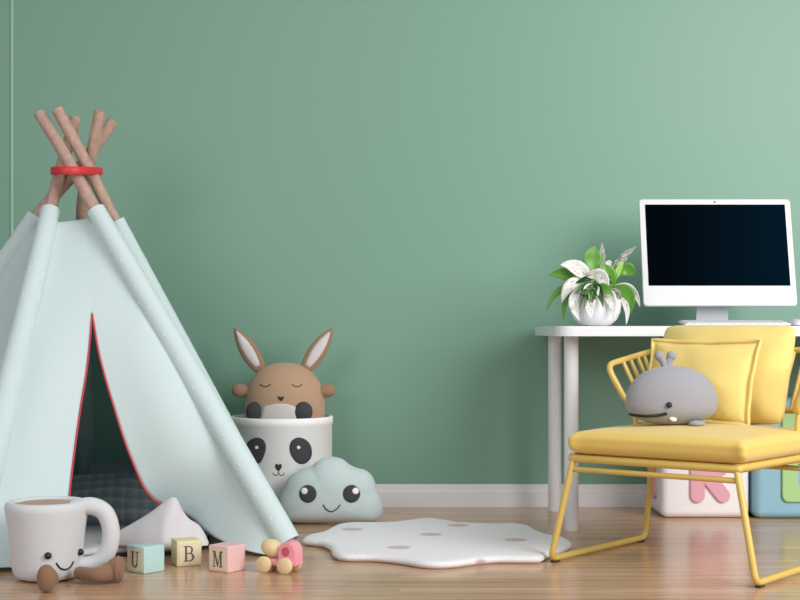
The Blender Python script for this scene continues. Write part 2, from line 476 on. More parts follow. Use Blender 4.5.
# ------------------------------------------------------------------ tepee
tp = top('tepee', (-1.05, 4.95, 0), 'pale mint canvas play tepee tied with a red band, open at the front', 'tepee')
def pole_pts(lst): return [W(a, b, c) for a, b, c in lst]
POLES = {
    'rf': [tuple(F(296.5, 557)), W(74, 172, 4.935), W(39.5, 113.5, 4.99)],
    'rb': [tuple(F(280, 530)), W(90, 172, 4.985), W(57, 109, 4.965)],
    'lf': [tuple(F(-35, 575)), W(59.5, 172, 5.06), W(67.5, 148, 5.10), W(75.5, 118, 5.13)],
    'bk': [(-1.25, 5.64, 0), W(80, 205, 5.14), W(90, 168, 5.045), W(100, 110.5, 4.98)],
    'lb': [(-2.07, 5.0, 0), W(41, 209, 5.09), W(75, 174, 5.10), W(94, 150, 5.11), W(113.5, 121, 5.12)],
}
def pole_at(key, z):
    P = [Vector(p) for p in POLES[key]]
    for a, b in zip(P, P[1:]):
        if b.z >= z or b is P[-1]:
            t = (z-a.z)/(b.z-a.z); return a+(b-a)*t
for idx, (key, P) in enumerate(POLES.items()):
    P = [Vector(p) for p in P]; d = (P[1]-P[0])
    P[0] = P[0]+d.normalized()*0.012
    pts = []
    for a, b in zip(P, P[1:]):
        n = max(3, int((b-a).length/0.06))
        for k in range(n): pts.append(a+(b-a)*(k/n))
    pts.append(P[-1])
    # slightly crooked branches
    pts = [p+V(noise.noise(V(idx*7, p.z*4, 0)), noise.noise(V(idx*7+3, p.z*4, 5)), 0)*0.009 for p in pts]
    for _ in range(2):
        pts = [pts[0]]+[(pts[i-1]+pts[i]*2+pts[i+1])/4 for i in range(1, len(pts)-1)]+[pts[-1]]
    rf = lambda t, idx=idx: 0.0240-0.003*t+0.0015*noise.noise(V(t*9, idx*5, 1))
    bm = tube(pts, rf, 16, caps=None)
    # flat sawn ends with a small chamfer
    bmesh.ops.holes_fill(bm, edges=[e for e in bm.edges if e.is_boundary], sides=0)
    mk('pole', bm, M['wood_pole'], tp, autosmooth=50)
# sleeves
def sleeve(key, z0, z1, r0, r1, seed):
    random.seed(seed)
    n = 30; pts = [pole_at(key, z1+(z0-z1)*k/n) for k in range(n+1)]
    ax = (pts[-1]-pts[0]); ln = ax.length; t = ax.normalized()
    r = lambda q: r1+(r0-r1)*min(1, q*1.5)
    bm = tube(pts, r, 24, caps=None)
    ed = [e for e in bm.edges if e.is_boundary]
    # hem turned in at both ends
    inner = tube(pts, lambda q: r(q)-0.006, 24, caps=None)
    for f in bm.faces: f.material_index = 0
    merge(bm, inner)
    nrm = t.orthogonal().normalized(); b = t.cross(nrm)
    k = 0; s = 0.02
    while s < ln-0.02:
        for q in range(4):
            a = (q+0.5*(k % 2))*PI/2+random.uniform(-.15, .15)+seed
            p = pts[0]+t*(s+random.uniform(-.008, .008)); rr = r(s/ln)
            d = nrm*math.cos(a)+b*math.sin(a)
            sm = bmesh.new(); bmesh.ops.create_icosphere(sm, subdivisions=1, radius=1.0)
            tf(sm, frame_at(p+d*rr, t, d) @ Matrix.Diagonal((0.0038, 0.0038, 0.0014, 1)))
            for f in sm.faces: f.material_index = 1
            merge(bm, sm)
        s += 0.052; k += 1
    return bm
SL = {'rf': (0.045, 1.155, 0.042, 0.032), 'lf': (0.05, 1.16, 0.046, 0.034), 'rb': (0.05, 1.125, 0.036, 0.031), 'lb': (0.05, 1.15, 0.046, 0.034), 'bk': (0.05, 1.12, 0.044, 0.032)}
for i, (k, (z0, z1, r0, r1)) in enumerate(SL.items()):
    mk('sleeve', sleeve(k, z0, z1, r0, r1, i+1), [M['canvas'], M['dot']], tp, label='pole sleeve of mint canvas with small white tufts')
# canvas panels
TOPZ = 1.115
def solid(bm, t=0.0035):
    """give the cloth its thickness and a darker inner face with the interior shade in its colour"""
    cen = V(-1.05, 5.0, 0.45)
    bmesh.ops.recalc_face_normals(bm, faces=bm.faces[:]); bm.normal_update()
    fs = bm.faces[:]
    if sum(((f.calc_center_median()-cen).dot(f.normal)) for f in fs) < 0: bmesh.ops.reverse_faces(bm, faces=fs)
    bm.normal_update()
    dup = bmesh.ops.duplicate(bm, geom=bm.verts[:]+bm.edges[:]+fs)
    vm = {a: b for a, b in dup['vert_map'].items() if isinstance(a, bmesh.types.BMVert)}
    nf = [g for g in dup['geom'] if isinstance(g, bmesh.types.BMFace)]
    bd = [e for e in bm.edges if e.is_boundary and e in set(x for f in fs for x in f.edges)]
    old = {v for f in fs for v in f.verts}
    shift = {vm[v]: v.normal.copy() for v in old if v in vm}
    for v, nn in shift.items(): v.co -= nn*t
    bmesh.ops.reverse_faces(bm, faces=nf)
    for f in nf: f.material_index = 1
    for e in bd:
        a, b = e.verts
        try: bm.faces.new((a, b, vm[b], vm[a]))
        except Exception: pass
    return bm
def panel(k1, k2, sag):
    bm = bmesh.new(); N, K = 30, 24; G = []
    for j in range(N+1):
        z = 0.015+(TOPZ-0.015)*j/N; a, b = pole_at(k1, z), pole_at(k2, z); row = []
        nn = (b-a).cross(V(0, 0, 1)).normalized()
        if nn.dot((a+b)/2-V(-1.1, 5.0, (a.z+b.z)/2)) < 0: nn = -nn
        for i in range(K+1):
            u = i/K; s = math.sin(PI*u)
            p = a+(b-a)*u-nn*sag*s*(1-j/N)
            p.z -= 0.02*s*(j/N)*0.6
            row.append(bm.verts.new(p+nn*0.006*noise.noise(V(u*3, z*3, sag*50))))
        G.append(row)
    for j in range(N):
        for i in range(K): bm.faces.new((G[j][i], G[j][i+1], G[j+1][i+1], G[j+1][i]))
    return solid(bm)
for k1, k2, s in (('rf', 'rb', 0.03), ('rb', 'bk', 0.03), ('bk', 'lb', 0.02), ('lb', 'lf', 0.05)):
    mk('side_panel', panel(k1, k2, s), [M['canvas'], M['lining']], tp, normals=False)
# front flaps
a, b, c = pole_at('lf', 0), pole_at('rf', 0), (pole_at('lf', TOPZ)+pole_at('rf', TOPZ))/2
PN = (b-a).cross(c-a).normalized()
if PN.y > 0: PN = -PN
def on_front(px, py, off=0.0):
    d = W(px, py, 1.0)-CAM; t = (a-CAM).dot(PN)/d.dot(PN)
    p = CAM+d*t
    return p+(p-CAM).normalized()*off
def sample(pts, t):
    L = [0]
    for p, q in zip(pts, pts[1:]): L.append(L[-1]+(q-p).length)
    s = t*L[-1]
    for i in range(len(pts)-1):
        if s <= L[i+1] or i == len(pts)-2:
            return pts[i].lerp(pts[i+1], (s-L[i])/max(1e-9, L[i+1]-L[i]))
def flap(edge, key, zend, bulge):
    edge = smooth_path(edge, 6)
    upper = [on_front(88, 219), on_front(90, 265), edge[0]]
    bm = bmesh.new(); N1, N2, K = 12, 44, 26; rows = []
    zap = edge[0].z
    for j in range(N1):
        t = j/N1; rows.append((sample(upper, t), pole_at(key, TOPZ+(zap-TOPZ)*t)))
    for j in range(N2+1):
        t = j/N2; rows.append((sample(edge, t), pole_at(key, zap+(zend-zap)*t)))
    G = []; f0 = 0.85*N1/len(rows)
    for j, (p, q) in enumerate(rows):
        f = j/(len(rows)-1); row = []
        for i in range(K+1):
            u = i/K; s = math.sin(PI*u)
            g = p.lerp(q, u)+PN*bulge*s*math.sin(PI*max(0, f-f0)/(1-f0))*(0.6+0.4*u)
            g += PN*0.016*noise.noise(V(g.x*4.5, g.z*2.2, 3))*s
            if g.z < 0.006: g.z = 0.006
            row.append(bm.verts.new(g))
        G.append(row)
    for j in range(len(G)-1):
        for i in range(K): bm.faces.new((G[j][i], G[j][i+1], G[j+1][i+1], G[j+1][i]))
    return bm, edge
RE = [(92, 314, 0), (98, 350, .01), (105, 378, .02), (114, 408, .04), (124, 440, .07), (134, 466, .11), (144, 488, .15), (155, 501, .19), (170, 508, .22), (190, 517, .22), (204, 529, .2), (218, 539, .15), (245, 550, .06), (268, 555, .02), (288, 556.5, 0.0)]
LE = [(92, 314, 0), (89.5, 345, 0), (86, 375, 0), (81, 405, 0), (76, 440, 0), (71, 480, 0), (67, 515, 0), (60, 545, 0), (52, 566, 0)]
fb, re_ = flap([on_front(*p) for p in RE], 'rf', 0.03, 0.035)
fb2, le_ = flap([on_front(*p) for p in LE], 'lf', 0.015, 0.03)
merge(fb, fb2); bmesh.ops.remove_doubles(fb, verts=fb.verts[:], dist=0.0004)
mk('front_panel', solid(fb), [M['canvas'], M['lining']], tp, normals=False)
for e in (re_[:52], le_):
    mk('red_piping', tube([p+PN*0.001 for p in e], 0.0033, 8), M['redtrim'], tp)
# red band round the crossing
ringc = W(77, 171, 5.02); P = []
bm = bmesh.new(); n = 48; sec = [(-0.004, -0.015), (0.003, -0.015), (0.006, -0.011), (0.006, 0.011), (0.003, 0.015), (-0.004, 0.015)]
R = []
for k in range(n):
    an = 2*PI*k/n; c_, s_ = math.cos(an), math.sin(an)
    R.append([bm.verts.new(ringc+V((0.080+dr)*c_, (0.160+dr)*s_, dz*0.92+0.10*0.160*s_)) for dr, dz in sec])
for k in range(n):
    for q in range(6): bm.faces.new((R[k][q], R[k][(q+1) % 6], R[(k+1) % n][(q+1) % 6], R[(k+1) % n][q]))
mk('band', bm, M['red'], tp, autosmooth=50, label='red band holding the poles together')

# bedding inside the tepee
bm = bmesh.new()
ol = [F(*p) for p in ((-70, 556), (0, 564), (40, 564), (66, 563), (116, 557), (165, 555.5), (200, 551), (206, 545), (210, 536), (205, 525))]+[V(-0.75, 5.2, 0), V(-1.0, 5.42, 0), V(-1.3, 5.42, 0), V(-1.62, 5.1, 0)]
ol = close_smooth([(p.x, p.y) for p in ol], 6)
def slab(ol, z0, z1, rad, dz=None):
    bm = bmesh.new(); n = len(ol); cx = sum(p[0] for p in ol)/n; cy = sum(p[1] for p in ol)/n
    def ring(inset, z):
        out = []
        for i, (x, y) in enumerate(ol):
            a = Vector(ol[i-1]); b = Vector(ol[(i+1) % n]); d = (b-a).normalized(); nn = Vector((d.y, -d.x))
            if nn.dot(Vector((x-cx, y-cy))) < 0: nn = -nn
            q = Vector((x, y))-nn*inset
            out.append(bm.verts.new((q.x, q.y, z)))
        return out
    R = [ring(rad*0.5, z0), ring(0, z0+(z1-z0)*0.35), ring(0, z0+(z1-z0)*0.6), ring(rad*0.3, z1-(z1-z0)*0.12), ring(rad, z1)]
    for A, B in zip(R, R[1:]):
        for i in range(n): bm.faces.new((A[i], A[(i+1) % n], B[(i+1) % n], B[i]))
    last = R[-1]
    for s in (0.85, 0.65, 0.45, 0.25):
        nx = [bm.verts.new((cx+(v.co.x-cx)*s, cy+(v.co.y-cy)*s, z1)) for v in R[-1]]
        for i in range(n): bm.faces.new((last[i], last[(i+1) % n], nx[(i+1) % n], nx[i]))
        last = nx
    bm.faces.new(last); bm.faces.new(R[0][::-1])
    return bm
bm.free()
mt = top('floor_mat', (-1.05, 4.9, 0), 'thin off-white padded mat with dark edging on the tepee floor', 'mat')
mk('pad', slab(ol, 0.010, 0.036, 0.02), M['sheet'], mt)
mk('edging', slab(ol, 0.0005, 0.010, 0.004), M['under'], mt, label='dark underside edging')
# white crumpled pillow
SIL = [(112, 534), (130, 524.5), (150, 512.5), (165, 501), (172, 497), (177, 499), (183, 511), (189, 518.5), (199, 525), (205, 534), (209, 543)]
bm = bmesh.new(); K = 40; Ns = 22
base_c = F(165, 541, 0.036)
S3 = smooth_path([W(x, y, 4.56) for x, y in SIL], 4); rows = []
def peak(t): return sample(S3, t)
for i in range(K+1):
    t = i/K; pk = peak(t); row = []
    fr = F(108+104*t, 547.5+2.0*math.sin(PI*t)-4*abs(t-0.5), 0.036); fr.y = min(fr.y, pk.y-0.02)
    bk = V(pk.x*1.02, 4.56+0.02+0.14*math.sin(PI*t)**0.7, 0.037)
    fr = V(pk.x+(-0.0)*t, fr.y, 0.037)
    for j in range(Ns+1):
        s = j/Ns
        if s <= 0.5:
            q = s*2; p = fr.lerp(pk, q); p.z = 0.037+(pk.z-0.037)*(q**0.85); p.y = fr.y+(pk.y-fr.y)*q**1.25
        else:
            q = (s-0.5)*2; p = pk.lerp(bk, q); p.z = 0.037+(pk.z-0.037)*(1-q**1.6)
        w = math.sin(PI*s)
        p = p+V(0, -1, 0.2)*0.016*w*noise.noise(V(p.x*13, p.z*10, 1.5)) if s < 0.5 else p
        if p.z < 0.037: p.z = 0.037
        row.append(bm.verts.new(p))
    rows.append(row)
for i in range(K):
    for j in range(Ns): bm.faces.new((rows[i][j], rows[i+1][j], rows[i+1][j+1], rows[i][j+1]))
    bm.faces.new((rows[i][0], rows[i][Ns], rows[i+1][Ns], rows[i+1][0]))
bm.faces.new(rows[0]); bm.faces.new(rows[-1][::-1])
tag(mk('white_pillow', bm, M['sheet'], loc=base_c), 'off-white pillow with one corner pointing up, slumped in the tepee opening', 'pillow')
# plaid pillow leaning inside + grey pillow
m4 = frame_at(W(112, 500, 5.0).xy.to_3d()+V(0.0, 0, 0.037), (1, 0.08, 0), (0, 0.75, 0.66))
tag(mk('plaid_pillow', tf(pillow(0.42, 0.24, 0.14, seed=3.1, wr=0.012), m4 @ Matrix.Translation((0, -0.0, 0))), M['plaid'], loc=m4.translation),
    'dark blue-grey plaid pillow lying inside the tepee', 'pillow')
m5 = frame_at(V(-1.0, 5.30, 0.037), (1, 0.0, 0), (0, 0.35, 0.94))
tag(mk('grey_pillow', tf(pillow(0.40, 0.21, 0.12, seed=8.1, wr=0.01), m5), M['grey_fab'], loc=m5.translation),
    'plain grey pillow propped up behind the plaid pillow', 'pillow')

# ------------------------------------------------------------------ mug plush
MC = V((47-400)*4.14/FPX, 4.14, 0)
mg = top('mug_plush', MC, 'large off-white mug-shaped plush toy with smiling face and brown feet', 'plush toy')
prof = [(0, 0.002), (0.07, 0.002), (0.088, 0.008), (0.098, 0.022), (0.102, 0.045), (0.106, 0.09), (0.112, 0.15), (0.1185, 0.19), (0.1215, 0.207), (0.1215, 0.218), (0.117, 0.227), (0.109, 0.231), (0.101, 0.229), (0.096, 0.222), (0.094, 0.214)]
body = mk('mug_body', lathe(prof+[(0.093, 0.205), (0, 0.204)], 64, MC), M['plush_white'], mg)
bt = bvh(body)
# drink surface, a soft brown cushion
mk('drink', lathe([(0.0945, 0.2185), (0.093, 0.222), (0.08, 0.2255), (0, 0.229)], 48, MC), M['plush_in'], mg, label='tan plush top like milky coffee')
hd = [W(74, 509, 4.14), W(91, 506, 4.14), W(105, 513, 4.14), W(111, 531, 4.14), W(108, 550, 4.14), W(96, 563, 4.14), W(76, 566, 4.14)]
mk('handle', tube(smooth_path(hd, 8), 0.026, 20), M['plush_white'], mg)
for px, py in ((48, 555.5), (79.5, 552)):
    h = hit(bt, px, py); e = mk('eye', blob(0.0105, 0.0105, 0.0105, 0.0105, 20, 12, center=h[0]+h[1]*0.003), M['black'], mg)
mk('mouth', thread(bt, [(56.5, 563.5), (60, 568), (65, 569.5), (70, 567), (73, 562)], 0.0028), M['black'], mg)
# left leg points at the camera, right leg stretches to the side
sole = F(44.5, 593.5, 0.002)
a0 = V(sole.x, sole.y+0.02, 0.047)
def foot(p, d, rx, rz, depth, tilt=0.0):
    """rounded sole pad, wide face turned along d"""
    bm = blob(rx, depth, rz, rz, 28, 16, pz=2.3)
    return tf(bm, frame_at(p, V(d.y, -d.x, 0), (math.sin(tilt)*d.x*0, 0, 1)))
a0.z = 0.0405
bm = tube(smooth_path([MC+V(0.022, -0.085, 0.034), a0+V(0.006, 0.04, -0.008), a0+V(0, 0.012, -0.004)], 6), 0.020, 18)
merge(bm, blob(0.0268, 0.022, 0.0395, 0.0395, 32, 18, center=a0))
mk('leg', bm, M['brown'], mg)
l0, l1, l2, l3 = W(80, 573.5, 4.06), W(97, 573.5, 4.03), W(109, 572, 4.06), W(118, 570, 4.07)
l0.z = 0.030; l1.z = 0.031; l2.z = 0.034; l3.z = 0.040
rr_ = smooth_path([V(.020, 0, 0), V(.0205, 0, 0), V(.029, 0, 0), V(.0375, 0, 0)], 6)
bm = tube(smooth_path([l0, l1, l2, l3], 6), lambda t: rr_[round(t*(len(rr_)-1))].x, 22, flat=0.85)
bmd = blob(0.013, 0.033, 0.0385, 0.0385, 28, 16, center=l3); merge(bm, bmd)
for v in bm.verts:
    if v.co.x > l3.x+0.012: v.co.x = l3.x+0.012+(v.co.x-l3.x-0.012)*0.15
    v.co.z = max(v.co.z, 0.002)
mk('leg', bm, M['brown'], mg)

# ------------------------------------------------------------------ letter blocks
SER = 0.035
def rect(x0, z0, x1, z1): return [(x0, z0), (x1, z0), (x1, z1), (x0, z1)]
def arc_band(cx, cz, rxo, rzo, rxi, rzi, a0, a1, n=14):
    o_ = [(cx+rxo*math.cos(a0+(a1-a0)*k/n), cz+rzo*math.sin(a0+(a1-a0)*k/n)) for k in range(n+1)]
    i_ = [(cx+rxi*math.cos(a1+(a0-a1)*k/n), cz+rzi*math.sin(a1+(a0-a1)*k/n)) for k in range(n+1)]
    return o_+i_
GL = {
 'U': [rect(.17, .3, .31, 1), rect(.05, .95, .43, 1), rect(.72, .3, .79, 1), rect(.60, .95, .92, 1), arc_band(.48, .32, .31, .32, .17, .24, PI, 2*PI)],
 'B': [rect(.16, 0, .30, 1), rect(.04, 0, .4, .05), rect(.04, .95, .4, 1), rect(.3, .95, .52, 1), rect(.3, .49, .55, .54), rect(.3, 0, .55, .05),
       arc_band(.5, .745, .28, .255, .15, .205, -PI/2, PI/2), arc_band(.54, .27, .34, .27, .19, .22, -PI/2, PI/2)],
 'M': [rect(.1, 0, .16, 1), rect(0, 0, .26, .05), rect(0, .95, .2, 1), [(.1, 1), (.24, 1), (.54, .12), (.46, 0.0)], [(.46, 0), (.54, .12), (.80, 1), (.74, 1)],
       rect(.74, 0, .88, 1), rect(.64, 0, .98, .05), rect(.8, .95, 1, 1)],
}
def block(px, py, rot, s, letter, m, label):
    p0 = F(px, py)  # the corner nearest the camera
    ex = V(math.cos(rot), math.sin(rot), 0); ey = V(-math.sin(rot), math.cos(rot), 0)
    if letter == 'B': c = p0+(ex+ey)*s/2      # near corner is the front-left one
    else: c = p0+(-ex+ey)*s/2                 # near corner is the front-right one
    root = top('letter_block', c, label, 'block', 'wooden letter blocks on the floor')
    mx = frame_at(c+V(0, 0, s/2), ex)
    mk('block_body', tf(rbox(s/2, s/2, s/2, 0.004, 3), mx), m, root, autosmooth=60)
    pl = s*0.405
    fr = frame_at(c+V(0, 0, s/2)-ey*(s/2), ex)
    pan = mk('letter_panel', tf(box((-pl, -0.0012, -pl), (pl, 0.001, pl)), fr), M['cream'], root, smooth=False)
    bm = bmesh.new(); lw, lh = s*0.50, s*0.60
    for g in GL[letter]:
        merge(bm, plate([((x-.5)*lw, (z-.5)*lh) for x, z in g], 0.0022, fr @ Matrix.Translation((0, -0.0026, 0))))
    mk('letter', bm, M['letter'], pan, smooth=False)
    return root
block(144, 574.5, math.radians(-40), 0.081, 'U', M['b_mint'], 'mint green wooden block with the letter U, nearest the mug plush')
block(176.8, 567, math.radians(22), 0.079, 'B', M['b_yellow'], 'pale yellow wooden block with the letter B, between the other two')
block(228, 573.5, math.radians(-35), 0.080, 'M', M['b_pink'], 'pink wooden block with the letter M, nearest the toy car')

# ------------------------------------------------------------------ toy car
tc0 = F(275.5, 574)
car = top('toy_car', tc0+V(0, 0.02, 0), 'small pink wooden toy car with yellow wheels and an egg-shaped load', 'toy car')
ex = V(math.cos(math.radians(-24)), math.sin(math.radians(-24)), 0); ey = V(-ex.y, ex.x, 0)
cm = frame_at(tc0, ex) @ Matrix.Scale(1.12, 4)
def cb(a, b, r): return tf(box(a, b, r), cm)
mk('chassis', cb((-0.052, 0.012, 0.018), (0.05, 0.052, 0.038), 0.006), M['toy_pink'], car)
arch = [(0.002, 0.024), (0.054, 0.024)]+[(0.028+0.026*math.cos(a), 0.056+0.030*math.sin(a)) for a in (PI*k/14 for k in range(15))]
cabp = []
hole = [(0.026+0.012*math.cos(a), 0.060+0.013*math.sin(a)) for a in (2*PI*k/16 for k in range(16))]
bm = plate(arch, 0.046, cm @ Matrix.Translation((0, 0.008, 0)), 0.0025)
mk('cab', bm, M['toy_pink'], car, autosmooth=40)
bm = plate(hole, 0.0012, cm @ Matrix.Translation((0, 0.0072, 0)))  # flat disc; the shade of the window hole is put into its colour
mk('hole_shade_disc', bm, mat('hole shade pink', rgb(206, 84, 104), 0.6), car, smooth=False, label='round window hole, its shade given by darker pink')
bm = blob(0.038, 0.028, 0.027, 0.027, 28, 16)
mk('egg', tf(bm, frame_at(cm @ V(-0.026, 0.03, 0.064), ex+V(0, 0, -0.25), (0, 0, 1))), M['toy_wood'], car, label='pale wooden egg-shaped load')
for wx in (-0.038, 0.026):
    for wy in (0.0, 0.054):
        pr = [(0, -0.008), (0.017, -0.008), (0.0215, -0.005), (0.0225, 0.0), (0.0215, 0.005), (0.017, 0.008), (0, 0.008)]
        bm = lathe(pr, 28)
        tf(bm, cm @ Matrix.Translation((wx, wy+0.004, 0.0225)) @ Matrix.Rotation(PI/2, 4, 'X'))
        mk('wheel', bm, M['toy_wood'], car, autosmooth=40)

# ------------------------------------------------------------------ rug
RG = [(302, 542), (308, 537.5), (322, 534.5), (331, 530), (339, 526.5), (352, 525), (378, 525), (398, 524), (416, 521.5), (432, 520.8), (446, 522.5), (462, 525), (490, 526), (515, 526), (528, 528), (537, 533), (548, 537), (562, 539.5), (571, 544), (569, 548), (556, 551.5), (547, 554), (541, 557.5), (522, 558), (496, 558), (474, 560), (456, 562.5), (438, 563.5), (420, 562.5), (398, 559), (372, 556.5), (345, 556), (334, 553.5), (330, 549), (322, 545), (310, 543.5)]
ro = [F(x, y+(2.5 if y > 551 else 0), 0.012) for x, y in RG]; ro = close_smooth([(p.x, p.y) for p in ro], 5)
rc = F(437, 540)
rm = mat('white tufted rug', rgb(226, 224, 226), 0.95, 0.8, 160, 0.1, 0.3)
nt = rm.node_tree; geo = nt.nodes.new('ShaderNodeTexCoord'); prev = None
SP = [(352, 528.5), (431, 533.5), (399, 546.5), (516, 539), (487, 558), (312, 545.5), (458, 524.5)]
for x, y in SP:
    c_ = F(x, y+0.8, 0.026)-V(rc.x, rc.y, 0); c_.z = 0
    sub = nt.nodes.new('ShaderNodeVectorMath'); sub.operation = 'MULTIPLY'; sub.inputs[1].default_value = (1, 1, 0); nt.links.new(geo.outputs['Object'], sub.inputs[0])
    d = nt.nodes.new('ShaderNodeVectorMath'); d.operation = 'DISTANCE'; d.inputs[1].default_value = c_; nt.links.new(sub.outputs[0], d.inputs[0])
    prev_ = prev
    if prev_ is None: prev = d.outputs['Value']
    else:
        mn = nt.nodes.new('ShaderNodeMath'); mn.operation = 'MINIMUM'; nt.links.new(prev_, mn.inputs[0]); nt.links.new(d.outputs['Value'], mn.inputs[1]); prev = mn.outputs[0]
rp = nt.nodes.new('ShaderNodeValToRGB'); rp.color_ramp.elements[0].position = 0.036; rp.color_ramp.elements[0].color = rgb(196, 164, 172)
rp.color_ramp.elements[1].position = 0.041; rp.color_ramp.elements[1].color = rgb(226, 224, 226)
nt.links.new(prev, rp.inputs[0]); nt.links.new(rp.outputs[0], nt.nodes['Principled BSDF'].inputs['Base Color'])
o = mk('rug', slab(ro, 0.0006, 0.026, 0.022), rm, loc=(rc.x, rc.y, 0))
tag(o, 'white splat-shaped rug with dusty pink spots on the wood floor', 'rug')

# ------------------------------------------------------------------ panda basket
BC = V((282-400)*5.59/FPX, 5.59, 0); BR = 0.2
bk = top('storage_basket', BC, 'round white fabric storage basket with a panda face', 'basket')
H = 0.392
prof = [(0, 0.004), (BR-0.015, 0.004), (BR-0.004, 0.012), (BR, 0.03), (BR, H-0.032), (BR+0.003, H-0.03), (BR+0.004, H-0.004), (BR+0.001, H), (BR-0.006, H), (BR-0.008, H-0.004), (BR-0.008, 0.014), (0, 0.014)]
bb = mk('basket_body', lathe(prof, 96, BC), M['basket'], bk, autosmooth=60)
bt = bvh(bb)
EYL = close_smooth([(263.5, 440), (266, 447), (264, 456), (260, 463), (253, 463), (246.5, 457), (245.5, 448), (250, 440.5), (257, 437.5)], 5)
EYR = close_smooth([(291.5, 441), (298, 437.5), (306, 440), (311, 447), (311, 457), (305, 463.5), (297.5, 463), (291.5, 456), (289.5, 448)], 5)
for pol, dot in ((EYL, (256.5, 447.5)), (EYR, (298.5, 447.5))):
    e = mk('eye_patch', patch(bt, pol, 0.002), M['charcoal'], bk)
    et = bvh(e)
    mk('eye_dot', patch(et, ellipse(dot[0], dot[1], 1.7, 1.7, 16), 0.002, 2), M['cheek'], e)
mk('nose', patch(bt, close_smooth([(275.3, 465), (277.2, 463.8), (278.6, 465), (280, 463.8), (281.8, 465), (281.2, 468), (278.6, 471), (275.8, 468)], 3), 0.002, 2), M['stitch'], bk)
mk('mouth', merge(thread(bt, [(278.6, 470), (278.6, 474)], 0.0016, 3), merge(thread(bt, [(273, 473), (274.5, 475), (276.5, 475.3), (278.6, 473.5)], 0.0016, 4), thread(bt, [(278.6, 473.5), (280.7, 475.3), (283, 475), (284.5, 473)], 0.0016, 4))), M['stitch'], bk)

# ------------------------------------------------------------------ bunny cushion
UC = V((284.5-400)*5.56/FPX, 5.58, 0.0)
bn = top('bunny_cushion', UC+V(0, 0, 0.016), 'light brown sleeping bunny cushion with long ears sitting in the panda basket', 'plush toy')
zc = 0.43
ub = mk('bunny_body', blob(0.160, 0.11, 0.175, 0.405, 48, 32, pz=2.25, center=UC+V(0, 0, zc)), M['bunny'], bn)
ut = bvh(ub)
for s, tip in ((-1, (233.5, 327)), (1, (332.5, 327.5))):
    basep = (262, 372) if s < 0 else (304, 372)
    B0 = W(basep[0], basep[1], 5.575); T0 = W(tip[0], tip[1], 5.56); ax = (T0-B0); L_ = ax.length
    n = 40; prof2 = []
    side = V(0, 1, 0).cross(ax).normalized()
    def earout(wmax, a, b, cnt=24):
        r_, l_ = [], []
        for k in range(cnt+1):
            t = a+(b-a)*k/cnt; w = wmax*(math.sin(PI*min(1, (k/cnt)*0.86+0.14))**0.75)*(0.9 if k < 2 else 1)
            c_ = B0+ax*t; r_.append((c_+side*w)); l_.append((c_-side*w))
        pts = r_+l_[::-1]; return [(p.x, p.z) for p in pts]
    out = earout(0.036, 0.0, 1.0)
    cxz = B0+ax*0.45
    ear = mk('ear', puff(out, (cxz.x, cxz.z), 0.016, B0.y, 6), M['bunny2'], bn)
    out2 = earout(0.022, 0.12, 0.92); c2 = B0+ax*0.5
    mk('inner_ear', puff(out2, (c2.x, c2.z), 0.012, B0.y-0.0085, 5), M['earin'], ear, label='pale inner ear')
    ap = W(238.5 if s < 0 else 328.5, 390.5, 5.57)
    arm_in = W(252 if s < 0 else 317, 392, 5.57)
    mk('arm', tube(smooth_path([arm_in, ap.lerp(arm_in, .5), ap], 4), lambda t: 0.022+0.006*t, 18), M['bunny2'], bn)
for (x, y, sg_) in ((265.5, 385, -1), (297, 385, 1)):
    bm = thread(ut, [(x-5, y-0.5), (x-1.5, y+1.6), (x+2, y+1.4), (x+5, y-0.6)], 0.0018, 5)
    mk('closed_eye', bm, M['stitch'], bn)
mk('nose', patch(ut, close_smooth([(278, 396.5), (281, 397), (284, 396.5), (283.2, 399), (281, 401), (278.8, 399)], 3), 0.003, 2), M['stitch'], bn)
mk('belly_patch', patch(ut, close_smooth([(262, 409), (268, 405.5), (278, 403.8), (286, 404), (293, 406), (298, 410), (300, 420), (298, 432), (262, 432), (260, 420)], 3), 0.003), M['earin'], bn, label='pale belly patch')
for x in (255.5, 302.8):
    h = hit(ut, x, 410)
    mk('paw', blob(0.038, 0.022, 0.037, 0.05, 28, 16, center=h[0]+V(0, 0.002, -0.004)), M['charcoal'], bn, label='charcoal paw')

# ------------------------------------------------------------------ cloud cushion
CY = 5.315
CL = [(283, 521), (279, 514), (277.5, 505), (279.5, 497), (283.5, 488), (287, 480.5), (293, 474), (302, 469.5), (311, 467), (316.5, 462), (324, 458), (334, 457), (343, 459.5), (349.5, 464.5), (357, 468), (366, 470.5), (372, 476), (375.5, 484), (377, 491.5), (381, 499), (383, 508), (381.5, 516), (376, 521), (366, 523), (345, 523.3), (320, 523.3), (298, 523)]
co = [W(x, y, CY) for x, y in CL]
zmin = min(p.z for p in co); co = [(p.x, p.z-zmin+0.002) for p in co]
co = close_smooth(co, 5)
cc = W(331, 500, CY)
cl = top('cloud_cushion', (cc.x, CY, 0), 'pale blue-grey cloud-shaped cushion with big round eyes and a smile', 'cushion')
cb_ = mk('cloud_body', puff(co, (cc.x, cc.z), 0.062, CY, 18, p=3.2, e=0.55), M['cloud'], cl)
ct = bvh(cb_)
for x, hx in ((308, 304.3), (351.5, 355.5)):
    e = mk('eye', patch(ct, ellipse(x, 493.8, 8.6, 8.9, 28), 0.002, 6, 0.004), M['charcoal'], cl)
    et = bvh(e)
    mk('eye_glint', patch(et, ellipse(hx, 491, 3.3, 3.3, 18), 0.002, 3, 0.0015), M['cheek'], e, label='white felt highlight')
mk('mouth', thread(ct, [(323.3, 505), (326, 509), (331, 511.6), (336, 509.5), (340, 505)], 0.0022), M['stitch'], cl)

